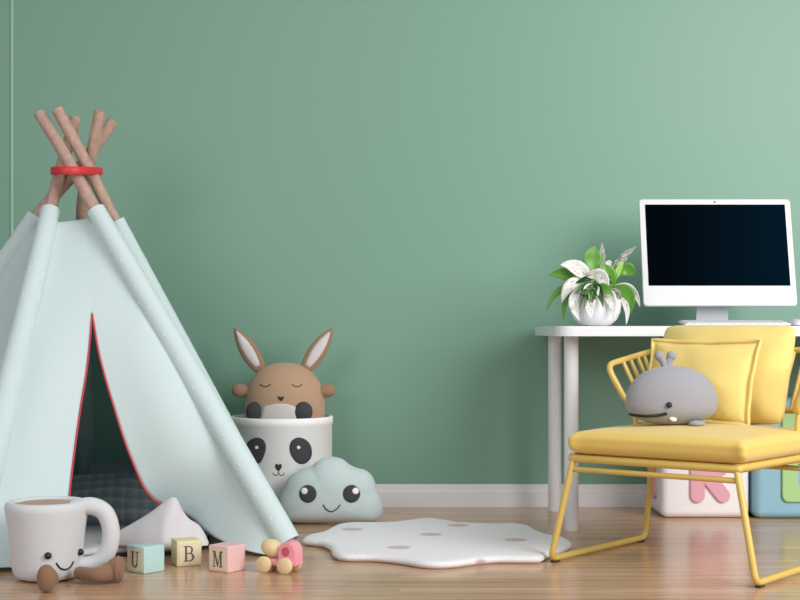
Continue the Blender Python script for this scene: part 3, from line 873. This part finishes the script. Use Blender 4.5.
# ------------------------------------------------------------------ desk
dk = top('desk', (1.3, 5.4, 0), 'plain white desk with round legs against the green wall', 'desk')
ZT = 0.749
ox = 0.553
bm = bmesh.new(); poly = []
r = 0.07
for (cx, cy, a0_) in ((ox+r, 4.96+r, PI), (2.02-r, 4.96+r, 1.5*PI), (2.02-r, 5.80-r, 0), (ox+r, 5.80-r, PI/2)):
    for k in range(9):
        an = a0_+PI/2*k/8; poly.append((cx+r*math.cos(an), cy+r*math.sin(an)))
bot = [bm.verts.new((x, y, ZT-0.036)) for x, y in poly]; tpv = [bm.verts.new((x, y, ZT)) for x, y in poly]
ft = bm.faces.new(tpv); bm.faces.new(bot[::-1])
for i in range(len(poly)): bm.faces.new((bot[i], bot[(i+1) % len(poly)], tpv[(i+1) % len(poly)], tpv[i]))
bmesh.ops.bevel(bm, geom=list(ft.edges), offset=0.003, segments=2, affect='EDGES')
mk('desk_top', bm, M['white'], dk, autosmooth=40)
for lx in (0.6275, 1.95):
    for ly in (5.13, 5.68):
        mk('leg', lathe([(0, 0.0005), (0.0255, 0.0005), (0.0265, 0.003), (0.0265, ZT-0.036), (0, ZT-0.036)], 32, (lx, ly, 0)), M['white'], dk, autosmooth=50)

# ------------------------------------------------------------------ computer
MYb, MYt = 5.30, 5.405
mn = top('computer_monitor', (W(716, 330, 5.35).x, 5.35, ZT), 'white all-in-one computer with a black screen on the desk', 'monitor')
zb, zt = CAMZ+(HY-305.6)*MYb/FPX, CAMZ+(HY-199.3)*MYt/FPX
bx0, bx1 = W(643.8, 305, MYb).x, W(797.6, 305, MYb).x
up = (V(0, MYt, zt)-V(0, MYb, zb)); MH = up.length; MWd = bx1-bx0
mm = frame_at(V((bx0+bx1)/2, MYb, zb), (1, 0, 0), up)   # local y points away from the viewer
def rrect(x0, z0, x1, z1, r, n=6):
    out = []
    for cx, cz, a in ((x1-r, z0+r, -PI/2), (x1-r, z1-r, 0), (x0+r, z1-r, PI/2), (x0+r, z0+r, PI)):
        for k in range(n+1): out.append((cx+r*math.cos(a+PI/2*k/n), cz+r*math.sin(a+PI/2*k/n)))
    return out
mk('housing', plate(rrect(-MWd/2, 0, MWd/2, MH, 0.014), 0.016, mm, 0.0015), M['shell'], mn, autosmooth=40)
sm = mat('dark screen', (0.0005, 0.001, 0.0015, 1), 0.25, spec=0.0)
nt = sm.node_tree; tcx = nt.nodes.new('ShaderNodeTexCoord'); sx = nt.nodes.new('ShaderNodeSeparateXYZ'); nt.links.new(tcx.outputs['Generated'], sx.inputs[0])
cr = nt.nodes.new('ShaderNodeValToRGB'); cr.color_ramp.elements[0].position = 0.15; cr.color_ramp.elements[0].color = (0.0004, 0.0016, 0.0026, 1); cr.color_ramp.elements[1].color = (0.0006, 0.0085, 0.018, 1)
nt.links.new(sx.outputs[0], cr.inputs[0]); nt.links.new(cr.outputs[0], nt.nodes['Principled BSDF'].inputs['Emission Color']); nt.nodes['Principled BSDF'].inputs['Emission Strength'].default_value = 1.0  # faint blue gradient of the switched-off screen, put in as emission
chin = MH*19.5/106; bz = 0.0215
mk('screen', plate(rrect(-MWd/2+bz, chin, MWd/2-bz, MH-bz, 0.001, 2), 0.0015, mm @ Matrix.Translation((0, -0.0007, 0))), sm, mn, smooth=False)
bm = lathe([(0, -0.0006), (0.0035, -0.0006), (0.0035, 0.001), (0, 0.001)], 16)
mk('camera_lens', tf(bm, mm @ Matrix.Translation((0, 0.0, MH-bz/2)) @ Matrix.Rotation(-PI/2, 4, 'X')), M['black'], mn)
# neck and foot
xc = (bx0+bx1)/2-0.012
bm = bmesh.new()
w0, w1 = 0.062, 0.056
nk = [(-w0, 5.385, ZT+0.006), (w0, 5.385, ZT+0.006), (w0, 5.391, ZT+0.006), (-w0, 5.391, ZT+0.006)]
nk2 = [(-w1, 5.345, zb+0.11), (w1, 5.345, zb+0.11), (w1, 5.351, zb+0.11), (-w1, 5.351, zb+0.11)]
A = [bm.verts.new((xc+a_[0], a_[1]+0.012, a_[2])) for a_ in nk]; B = [bm.verts.new((xc+a_[0], a_[1]+0.012, a_[2])) for a_ in nk2]
for i in range(4): bm.faces.new((A[i], A[(i+1) % 4], B[(i+1) % 4], B[i]))
bm.faces.new(A[::-1]); bm.faces.new(B)
merge(bm, box((xc-0.068, 5.27, ZT+0.0003), (xc+0.068, 5.42, ZT+0.007), 0.003))
mk('stand', bm, M['alu'], mn, smooth=False)
k0, k1 = W(681, 322, 5.10).x, W(786, 322, 5.10).x
kb = top('keyboard', ((k0+k1)/2, 5.08, ZT), 'slim white keyboard on the desk below the monitor', 'keyboard')
def tiltz(bm, y0, sl):
    for v in bm.verts: v.co.z += (v.co.y-y0)*sl
    return bm
mk('keyboard_body', tiltz(box((k0, 5.03, ZT+0.001), (k1, 5.15, ZT+0.010), 0.004), 5.03, 0.09), M['shell'], kb)
bm = bmesh.new()
for rr in range(5):
    nkeys = 13; kw = (k1-k0-0.016)/nkeys
    for cc_ in range(nkeys):
        x0 = k0+0.008+cc_*kw; y0 = 5.037+rr*0.0215
        merge(bm, box((x0+0.001, y0, ZT+0.0095), (x0+kw-0.001, y0+0.019, ZT+0.0125), 0.001))
mk('keys', tiltz(bm, 5.03, 0.09), M['shell'], kb)
mp_ = W(796, 324, 5.08)
tag(mk('computer_mouse', blob(0.027, 0.055, 0.024, 0.003, 32, 16, pz=2.2, center=(mp_.x, 5.09, ZT+0.0035)), M['shell'], loc=(mp_.x, 5.09, ZT)), 'white computer mouse beside the keyboard at the right edge', 'computer mouse')

# ------------------------------------------------------------------ potted plant
PC = V((595.5-400)*5.22/FPX, 5.22, ZT)
pt = top('potted_plant', PC, 'leafy green and white plant in a round white pot on the desk', 'plant')
prof = [(0, 0.001), (0.045, 0.001), (0.058, 0.006), (0.079, 0.025), (0.093, 0.055), (0.096, 0.08), (0.094, 0.10), (0.088, 0.118), (0.078, 0.127), (0.074, 0.128), (0.072, 0.124), (0.08, 0.108), (0, 0.108)]
mk('pot', lathe(prof, 56, PC), M['pot'], pt)
mk('soil', lathe([(0.079, 0.1095), (0.05, 0.115), (0, 0.117)], 32, PC), M['soil'], pt)
def leaf(base, ctrl, tip, wpx, m, d0=0.0, d1=0.0, twist=0.0, cup=0.22, ob=0.8, pw=0.95):
    sc = 5.22/FPX
    b_ = W(base[0], base[1], 5.22+d0); t_ = W(tip[0], tip[1], 5.22+d1)
    if ctrl is None: ctrl = ((base[0]+tip[0])/2, (base[1]+tip[1])/2)
    c_ = W(ctrl[0], ctrl[1], 5.22+(d0+d1)/2-0.0)
    bm = bmesh.new(); uvl = bm.loops.layers.uv.new('UVMap'); N, K = 16, 6; G = []; U = []
    for j in range(N+1):
        t = j/N; p = b_*(1-t)**2+c_*2*t*(1-t)+t_*t*t
        T = ((c_-b_)*(1-t)+(t_-c_)*t).normalized()
        vd = (p-CAM).normalized(); nn = (vd-T*vd.dot(T)).normalized()   # broad face towards the room
        nn = (Matrix.Rotation(twist, 3, T) @ nn)
        s = T.cross(nn)
        w = wpx*sc/2*(math.sin(PI*(t**ob))**pw if 0 < t < 1 else 0.0)+0.0006
        row = []
        for i in range(K+1):
            u = i/K*2-1
            row.append(bm.verts.new(p+s*w*u+nn*(-cup*w*abs(u)**1.3+0.03*w*math.sin(t*14+u))))
        G.append(row)
    th = 0.0007
    for j in range(N):
        for i in range(K):
            f = bm.faces.new((G[j][i], G[j][i+1], G[j+1][i+1], G[j+1][i]))
            for l, (a_, c2_) in zip(f.loops, ((i, j), (i+1, j), (i+1, j+1), (i, j+1))): l[uvl].uv = (a_/K+base[0], c2_/N+base[1])
    bm.normal_update()
    ex_ = bmesh.ops.solidify(bm, geom=bm.faces[:], thickness=th)
    return mk('leaf', bm, m, pt)
g, dg, lm, va, gr = M['leaf'], M['leaf_dark'], M['leaf_lime'], M['leaf_var'], M['leaf_grey']
LV = [
 ((597, 281), (589, 262), (595, 246), 20, g, 0, 0.0, 0.25), ((601, 272), (602, 258), (602, 242), 7, gr, .02, .04, 0.3),
 ((611, 284), (616, 258), (637, 246), 9, gr, .02, .02, 0.2), ((592, 283), (578, 262), (560, 265), 15, va, -.02, -.03, 0.2),
 ((586, 286), (566, 267), (548, 276), 13, g, 0, .0, -0.3), ((588, 286), (568, 276), (562, 303), 13, va, -.02, -.05, 0.3),
 ((578, 287), (556, 284), (547, 310), 7, g, 0, 0, 0.4), ((576, 290), (562, 296), (564, 322), 6, g, -.02, -.05, .3),
 ((586, 277), (606, 268), (607, 294), 14, va, -.04, -.09, 0.2), ((613, 291), (612, 278), (603, 264), 15, g, -.02, -.03, 0.2),
 ((612, 282), (626, 261), (634, 276), 15, g, 0, 0, 0.2), ((614, 282), (617, 270), (624, 261), 6, lm, -.02, -.02, 0),
 ((608, 291), (634, 278), (640, 307), 10, va, 0, -.01, 0.3), ((610, 290), (635, 284), (630, 315), 15, g, -.02, -.03, 0.3),
 ((618, 296), (631, 304), (626, 325), 6, va, -.03, -.05, .3), ((584, 288), (566, 299), (580, 321), 11, va, -.085, -.118, 0.1),
 ((592, 288), (588, 302), (591, 319), 11, va, -.105, -.125, 0.0), ((596, 288), (616, 292), (613, 319), 12, va, -.085, -.118, 0.1),
 ((578, 293), (580, 288), (585, 282), 7, lm, -.06, -.06, 0), ((574, 285), (590, 272), (606, 280), 5, dg, -.03, -.05, .5),
 ((606, 296), (616, 288), (621, 300), 10, gr, -.05, -.07, .2), ((576, 282), (590, 268), (600, 276), 9, gr, .0, .0, .2),
 ((608, 272), (607, 262), (612, 262), 8, va, .03, .03, 0)]
for k, L_ in enumerate(LV): leaf(*L_[:7], twist=L_[7], ob=(1.5 if k in (0, 9, 10) else 0.85))
random.seed(4)
for k in range(34):
    x = random.uniform(574, 614); y = random.uniform(281, 305)
    ty = y+random.uniform(-6, 8); low = ty > 294
    leaf((595+random.uniform(-6, 6), 291), ((x+595)/2, min(y, 288)-6), (x, ty), random.uniform(6, 10), random.choice([g, g, dg, dg, va]), -.085 if low else -.04, -.128 if low else random.uniform(-.09, -.04), twist=random.uniform(-.6, .6))

# ------------------------------------------------------------------ chair
CO = F(551, 563)            # front-left foot on the floor
EX = V(0.777, -0.629, 0).normalized(); EY = V(0.629, 0.777, 0).normalized()
def ch(u, w, z): return CO+EX*u+EY*w+V(0, 0, z)
CM = frame_at(CO, EX)
CW, CD, FZ = 0.69, 0.60, 0.333
chair = top('armchair', ch(CW/2, CD/2, 0), 'low mustard-yellow metal lounge chair with rod back and sled legs', 'chair')
fr = M['frame']; RR = 0.0105
IN = 0.068
for s in (0, 1):
    u0, u1 = (0, IN) if s == 0 else (CW, CW-IN)
    path = fillet([ch(u1, CD-0.06, FZ-0.006), ch(u0, CD, RR+0.003), ch(u0, 0, RR+0.003), ch(u1, 0.022, FZ-0.006)], 0.03, 8)
    lg = mk('leg', tube(path, RR, 14), fr, chair, label='sled leg of bent mustard tube')
    for w in (0.025, CD-0.03):
        mk('foot_pad', tf(box((u0-0.009, w-0.016, 0.0003), (u0+0.009, w+0.016, 0.006), 0.002), CM), M['rubber'], lg, label='dark rubber pad')
fl, fr_, w0, w1 = IN, CW-IN, 0.022, 0.57
mk('front_rail', tube([ch(fl-0.004, w0, FZ), ch(fr_+0.004, w0, FZ)], 0.0125, 16), fr, chair)
mk('rear_rail', tube([ch(fl, w1, FZ), ch(fr_, w1, FZ)], 0.0115, 14), fr, chair)
mk('brace', tube([ch(fl-0.006, w0, FZ-0.034), ch(fr_+0.006, w0, FZ-0.034)], 0.0085, 12), fr, chair)
mk('brace', tube([ch(fl-0.006, CD-0.055, FZ-0.04), ch(fr_+0.006, CD-0.055, FZ-0.04)], 0.0085, 12), fr, chair)
for u in (fl, fr_):
    n = 150
    bm = bmesh.new(); pts = [ch(u, w0-0.006+(w1-w0+0.01)*k/n, FZ+0.002) for k in range(n+1)]
    # rail bound with cord: helical ridges
    seg = 18; rings = []
    T = EY; N_ = EX; Bz = V(0, 0, 1)
    for k, p in enumerate(pts):
        row = []
        for q in range(seg):
            an = 2*PI*q/seg; rr = 0.0135+0.0014*math.sin(an+2*PI*k/6.0)
            row.append(bm.verts.new(p+(N_*math.cos(an)+Bz*math.sin(an))*rr))
        rings.append(row)
    for A, B in zip(rings, rings[1:]):
        for q in range(seg): bm.faces.new((A[q], A[(q+1) % seg], B[(q+1) % seg], B[q]))
    bm.faces.new(rings[0][::-1]); bm.faces.new(rings[-1])
    mk('side_rail', bm, fr, chair, label='side rail bound with yellow cord')
for k in range(9):
    w = 0.06+0.48*k/8
    mk('seat_strap', tf(box((fl, w-0.014, FZ-0.001), (fr_, w+0.014, FZ+0.004), 0.002), CM), fr, chair)
# arm and back hoop
AU0, AU1 = -0.012, CW+0.012
hoop = [ch(AU0+0.067, .385, .485), ch(AU0, .36, .617), ch(AU0, .67, .66), ch(AU0+.07, .785, .667), ch(AU1-.07, .785, .667), ch(AU1, .67, .66), ch(AU1, .36, .617), ch(AU1-.067, .385, .485), ch(AU1-.074, .62, .472), ch(AU1-.10, .66, .47), ch(AU0+.10, .66, .47), ch(AU0+.074, .62, .472)]
mk('arm_hoop', tube(fillet_closed(hoop, 0.045, 7), 0.0105, 14, closed=True), fr, chair)
def rod(a, b): mk('rod', tube([a, b], 0.0074, 10), fr, chair)
for s in (0, 1):
    g_ = (lambda u: u) if s == 0 else (lambda u: CW-u)
    for k, (wt) in enumerate((.465, .515, .565, .61)):
        zt_ = .617+(.66-.617)*(wt-.36)/.31
        wb = wt+0.022
        b_ = ch(g_(AU0+.067+.007*(wb-.385)/.235), min(wb, .615), .485-.013*(wb-.385)/.235)
        rod(ch(g_(AU0), wt, zt_), b_)
for k in range(13):
    u = .10+.49*k/12
    rod(ch(u, .785, .667), ch(max(.115, min(CW-.115, u)), .66, .47))
for u in (0.10, CW-0.10):
    mk('back_post', tube([ch(u, .57, FZ), ch(u, .655, .47)], 0.0095, 12), fr, chair)
for u in (0.068, CW-0.068):
    mk('back_post', tube([ch(u, .43, FZ), ch(.056 if u < .3 else CW-.056, .43, .482)], 0.0095, 12), fr, chair)
# seat cushion
hu, hw, hz = 0.2965, 0.30, 0.038
def seatfn(q):
    cx_ = max(0, (abs(q.x)-(hu-.03))/.03)*max(0, (abs(q.y)-(hw-.03))/.03)
    k_ = 0.03*0.27*min(1, 2*cx_)
    q = V(q.x+math.copysign(k_, q.x), q.y+math.copysign(k_, q.y), q.z)
    d = max(0, 1-(q.x/hu)**2)**0.7*max(0, 1-(q.y/hw)**2)**0.7
    tt = max(0, min(1, q.z/hz)); q.z += (-0.009+0.020*d)*tt*tt*(3-2*tt)
    return q
bm = rbox(hu, hw, hz, 0.030, 6, 22, fn=seatfn)
mk('seat_cushion', tf(bm, CM @ Matrix.Translation((0.3585, 0.30, FZ+0.016+hz))), M['yellow'], chair, label='thick yellow seat cushion')
SEATZ = FZ+0.016+2*hz    # ~0.433

# back cushion and piped pillow resting on the seat
def lean(u, w, z, tilt):
    d = V(0, math.sin(tilt), math.cos(tilt)); d = EX*0+EY*d.y+V(0, 0, d.z)
    return frame_at(ch(u, w, z), EX, d)
mB = lean(.303, .515, SEATZ+0.003, math.radians(20))
tag(mk('back_cushion', tf(pillow(.485, .345, .14, seed=1.3, wr=0.008, pinch=0.02), mB), M['yellow2'], loc=mB.translation), 'large yellow square cushion leaning against the chair back', 'cushion')
mP = lean(.285, .40, SEATZ+0.006, math.radians(19))
pp = top('piped_pillow', mP.translation, 'smaller yellow pillow with piped edge in front of the large cushion', 'pillow')
bm = pillow(.36, .262, .09, corner=0.0, seed=5.7, wr=0.007, pinch=0.06)
mk('pillow_body', tf(bm, mP @ Matrix.Translation((0, 0, 0.012))), M['yellow2'], pp)
w_, h_ = .195, .1435; P = []
n = 20; ring = []
for sx_, sz_, hor in ((0, -1, 1), (1, 0, 0), (0, 1, -1), (-1, 0, 0)):
    for k in range(n):
        t = k/n*2-1
        if hor: u, v = t*hor, sz_
        else: u, v = sx_, t*sx_
        x = w_*u*(1-0.06*(1-v*v)*abs(u)); z = h_*v*(1-0.06*(1-u*u)*abs(v))
        ring.append(mP @ V(x, 0.0018*math.sin(k*0.9+sx_*2), z+.1435))
bm = tube(ring, 0.0065, 8, closed=True)
# flange between the body and its piping
inner = []
for p in ring:
    q = mP.inverted() @ p; inner.append(mP @ V(q.x*0.90, q.y, (q.z-.1435)*0.90+.1435))
A = [bm.verts.new(p) for p in ring]; B = [bm.verts.new(p) for p in inner]
for i in range(len(ring)): bm.faces.new((A[i], A[(i+1) % len(ring)], B[(i+1) % len(ring)], B[i]))
mk('piping', bm, M['yellow2'], pp, label='raised piped border')

# ------------------------------------------------------------------ whale plush
WY = 4.43; wc = W(671.5, 400, WY)
wc.z = SEATZ+0.010+0.066
wh = top('whale_plush', (wc.x, WY, SEATZ+0.02), 'round grey whale plush toy sitting on the yellow seat', 'plush toy')
wb_ = mk('whale_body', blob(0.146, 0.080, 0.121, 0.066, 56, 32, pz=2.15, center=wc), M['whale'], wh)
wt_ = bvh(wb_)
tpz = wc+V(-0.016, 0, 0.112)
for s, px, py in ((-1, 659.5, 356.5), (1, 671.5, 356.5)):
    k_ = W(px, py, WY)
    bm = tube(smooth_path([tpz+V(s*0.004, 0, -0.005), tpz.lerp(k_, .5)+V(-s*0.002, 0, 0), k_], 5), lambda t: 0.0115+0.001*t, 14)
    merge(bm, blob(0.0165, 0.015, 0.0155, 0.0155, 20, 12, center=k_+V(0, 0, 0.002)))
    mk('spout', bm, M['whale'], wh)
h = hit(wt_, 669, 405); mk('eye', blob(.0095, .0095, .0095, .0095, 20, 12, center=h[0]+h[1]*0.003), M['black'], wh)
mk('mouth', thread(wt_, [(625.3, 408.5), (627.5, 412), (632, 414.5), (645, 415.8), (657, 415.2), (666, 413.6)], 0.0048), M['black'], wh)
h = hit(wt_, 673, 418.5); mk('cheek', tf(blob(.0125, .004, .008, .008, 20, 12), frame_at(h[0]+h[1]*0.001, (0.85, 0, -.4))), M['cheek'], wh, label='small white felt cheek')
h = hit(wt_, 697, 421); q = W(697, 421.5, WY-0.062); q.z = SEATZ+0.018
mk('fin', blob(.026, .02, .010, .009, 24, 12, center=q), M['whale'], wh)

# ------------------------------------------------------------------ big letter cubes
a0_ = F(664, 518.5)
def bigcube(name, x0, y0, s, h, m, lab):
    root = top(name, (x0+s/2, y0+s/2, 0), lab, 'toy cube', 'large letter cubes by the wall')
    mk('cube_body', tf(rbox(s/2, s/2, h/2, 0.03, 6), Matrix.Translation((x0+s/2, y0+s/2, h/2+0.0005))), m, root)
    return root
cx0, cy0, cs = W(661, 500, 5.47).x, 5.46, 0.345
c1 = bigcube('letter_cube', cx0, cy0, cs, 0.335, M['cube_white'], 'large white toy cube with a pink raised letter R, behind the chair')
def Rmark(fm, sc, parent):
    bm = bmesh.new(); t = 0.012
    parts = [capsule2d((-.052, -.10), (-.052, .10), .030), capsule2d((-.02, -.01), (.052, -.10), .030), capsule2d((-.052, .10), (.01, .10), .030), capsule2d((-.052, -.002), (.01, -.002), .030)]
    parts.append(arc_band(.01, .049, .081, .081, .024, .022, -PI/2, PI/2))
    for i, p in enumerate(parts): merge(bm, plate([(x*sc, z*sc) for x, z in p], t, fm @ Matrix.Translation((0, -t+0.0005+0.00006*i, 0)), 0.003))
    return mk('raised_letter', bm, M['pink'], parent, autosmooth=40, label='pink raised letter R')
Rmark(frame_at((W(709, 500, 5.46).x+0.003, cy0, cs/2+0.013), (1, 0, 0)), 0.95, c1)
Rmark(frame_at((cx0, cy0+cs/2, cs/2+0.013), (0, -1, 0)), 0.95, c1)
bx = W(754, 500, 5.45).x; bs = 0.44; by = 5.33+0.11
by = 5.445; bs = 0.36; bh = 0.47
c2 = bigcube('letter_cube', bx, by, bs, bh, M['cube_blue'], 'large light blue toy cube with a green raised letter, at the right edge')
gx0 = W(781.5, 500, by).x; gz0 = CAMZ-(502-HY)*by/FPX
bm = bmesh.new(); t = 0.012; gw, gh, st = 0.22, 0.36, 0.062
for i, (x0, z0, x1, z1) in enumerate(((0, 0, gw, st), (0, gh/2-st/2, gw, gh/2+st/2), (0, gh-st, gw, gh), (0, 0, st, gh), (gw-st, 0, gw, gh))):
    merge(bm, plate(rrect(x0, z0, x1, z1, 0.026, 6), t, frame_at((gx0, by, gz0), (1, 0, 0)) @ Matrix.Translation((0, -t+0.0005+0.00006*i, 0)), 0.003))
mk('raised_letter', bm, M['green_letter'], c2, autosmooth=40, label='green raised letter')

# ------------------------------------------------------------------ light and camera
def area(name, loc, target, size, energy, col, sy=None, spread=180):
    l = bpy.data.lights.new(name, 'AREA'); l.shape = 'RECTANGLE'; l.size = size; l.size_y = sy or size; l.energy = energy; l.color = col; l.spread = math.radians(spread)
    o = bpy.data.objects.new(name, l); C.objects.link(o); o.location = loc
    o.rotation_euler = (Vector(target)-Vector(loc)).to_track_quat('-Z', 'Y').to_euler(); return o
area('window_light', (3.0, 1.9, 2.3), (0.8, 5.8, 0.7), 2.5, 138, (1.0, 0.985, 0.965), spread=150)
area('overhead_fill', (-0.3, 2.4, 3.0), (-0.3, 5.0, 0.3), 2.6, 14, (1.0, 0.99, 0.98))  # added fill from above for the left side, not a real fixture
area('tepee_fill', (-2.2, 0.6, 1.9), (-0.9, 4.9, 0.45), 1.8, 18, (1.0, 0.99, 0.98), spread=110)  # soft fill added from front left to brighten the tepee, no window there
w = bpy.data.worlds.new('world'); bpy.context.scene.world = w; w.use_nodes = True
w.node_tree.nodes['Background'].inputs[0].default_value = (0.92, 0.96, 1.0, 1); w.node_tree.nodes['Background'].inputs[1].default_value = 0.36
cam = bpy.data.cameras.new('camera'); cam.lens = FPX/800*36; cam.sensor_width = 36; cam.shift_y = (HY-300)/800
co_ = bpy.data.objects.new('camera', cam); C.objects.link(co_); co_.location = CAM; co_.rotation_euler = (PI/2, 0, 0)
sc = bpy.context.scene; sc.camera = co_
sc.view_settings.view_transform = 'Standard'; sc.view_settings.look = 'None'; sc.view_settings.gamma = 1.0; sc.view_settings.exposure = 0.0
sc.view_settings.use_curve_mapping = False
for o in [o for o in bpy.data.objects if o.users == 0]: bpy.data.objects.remove(o)
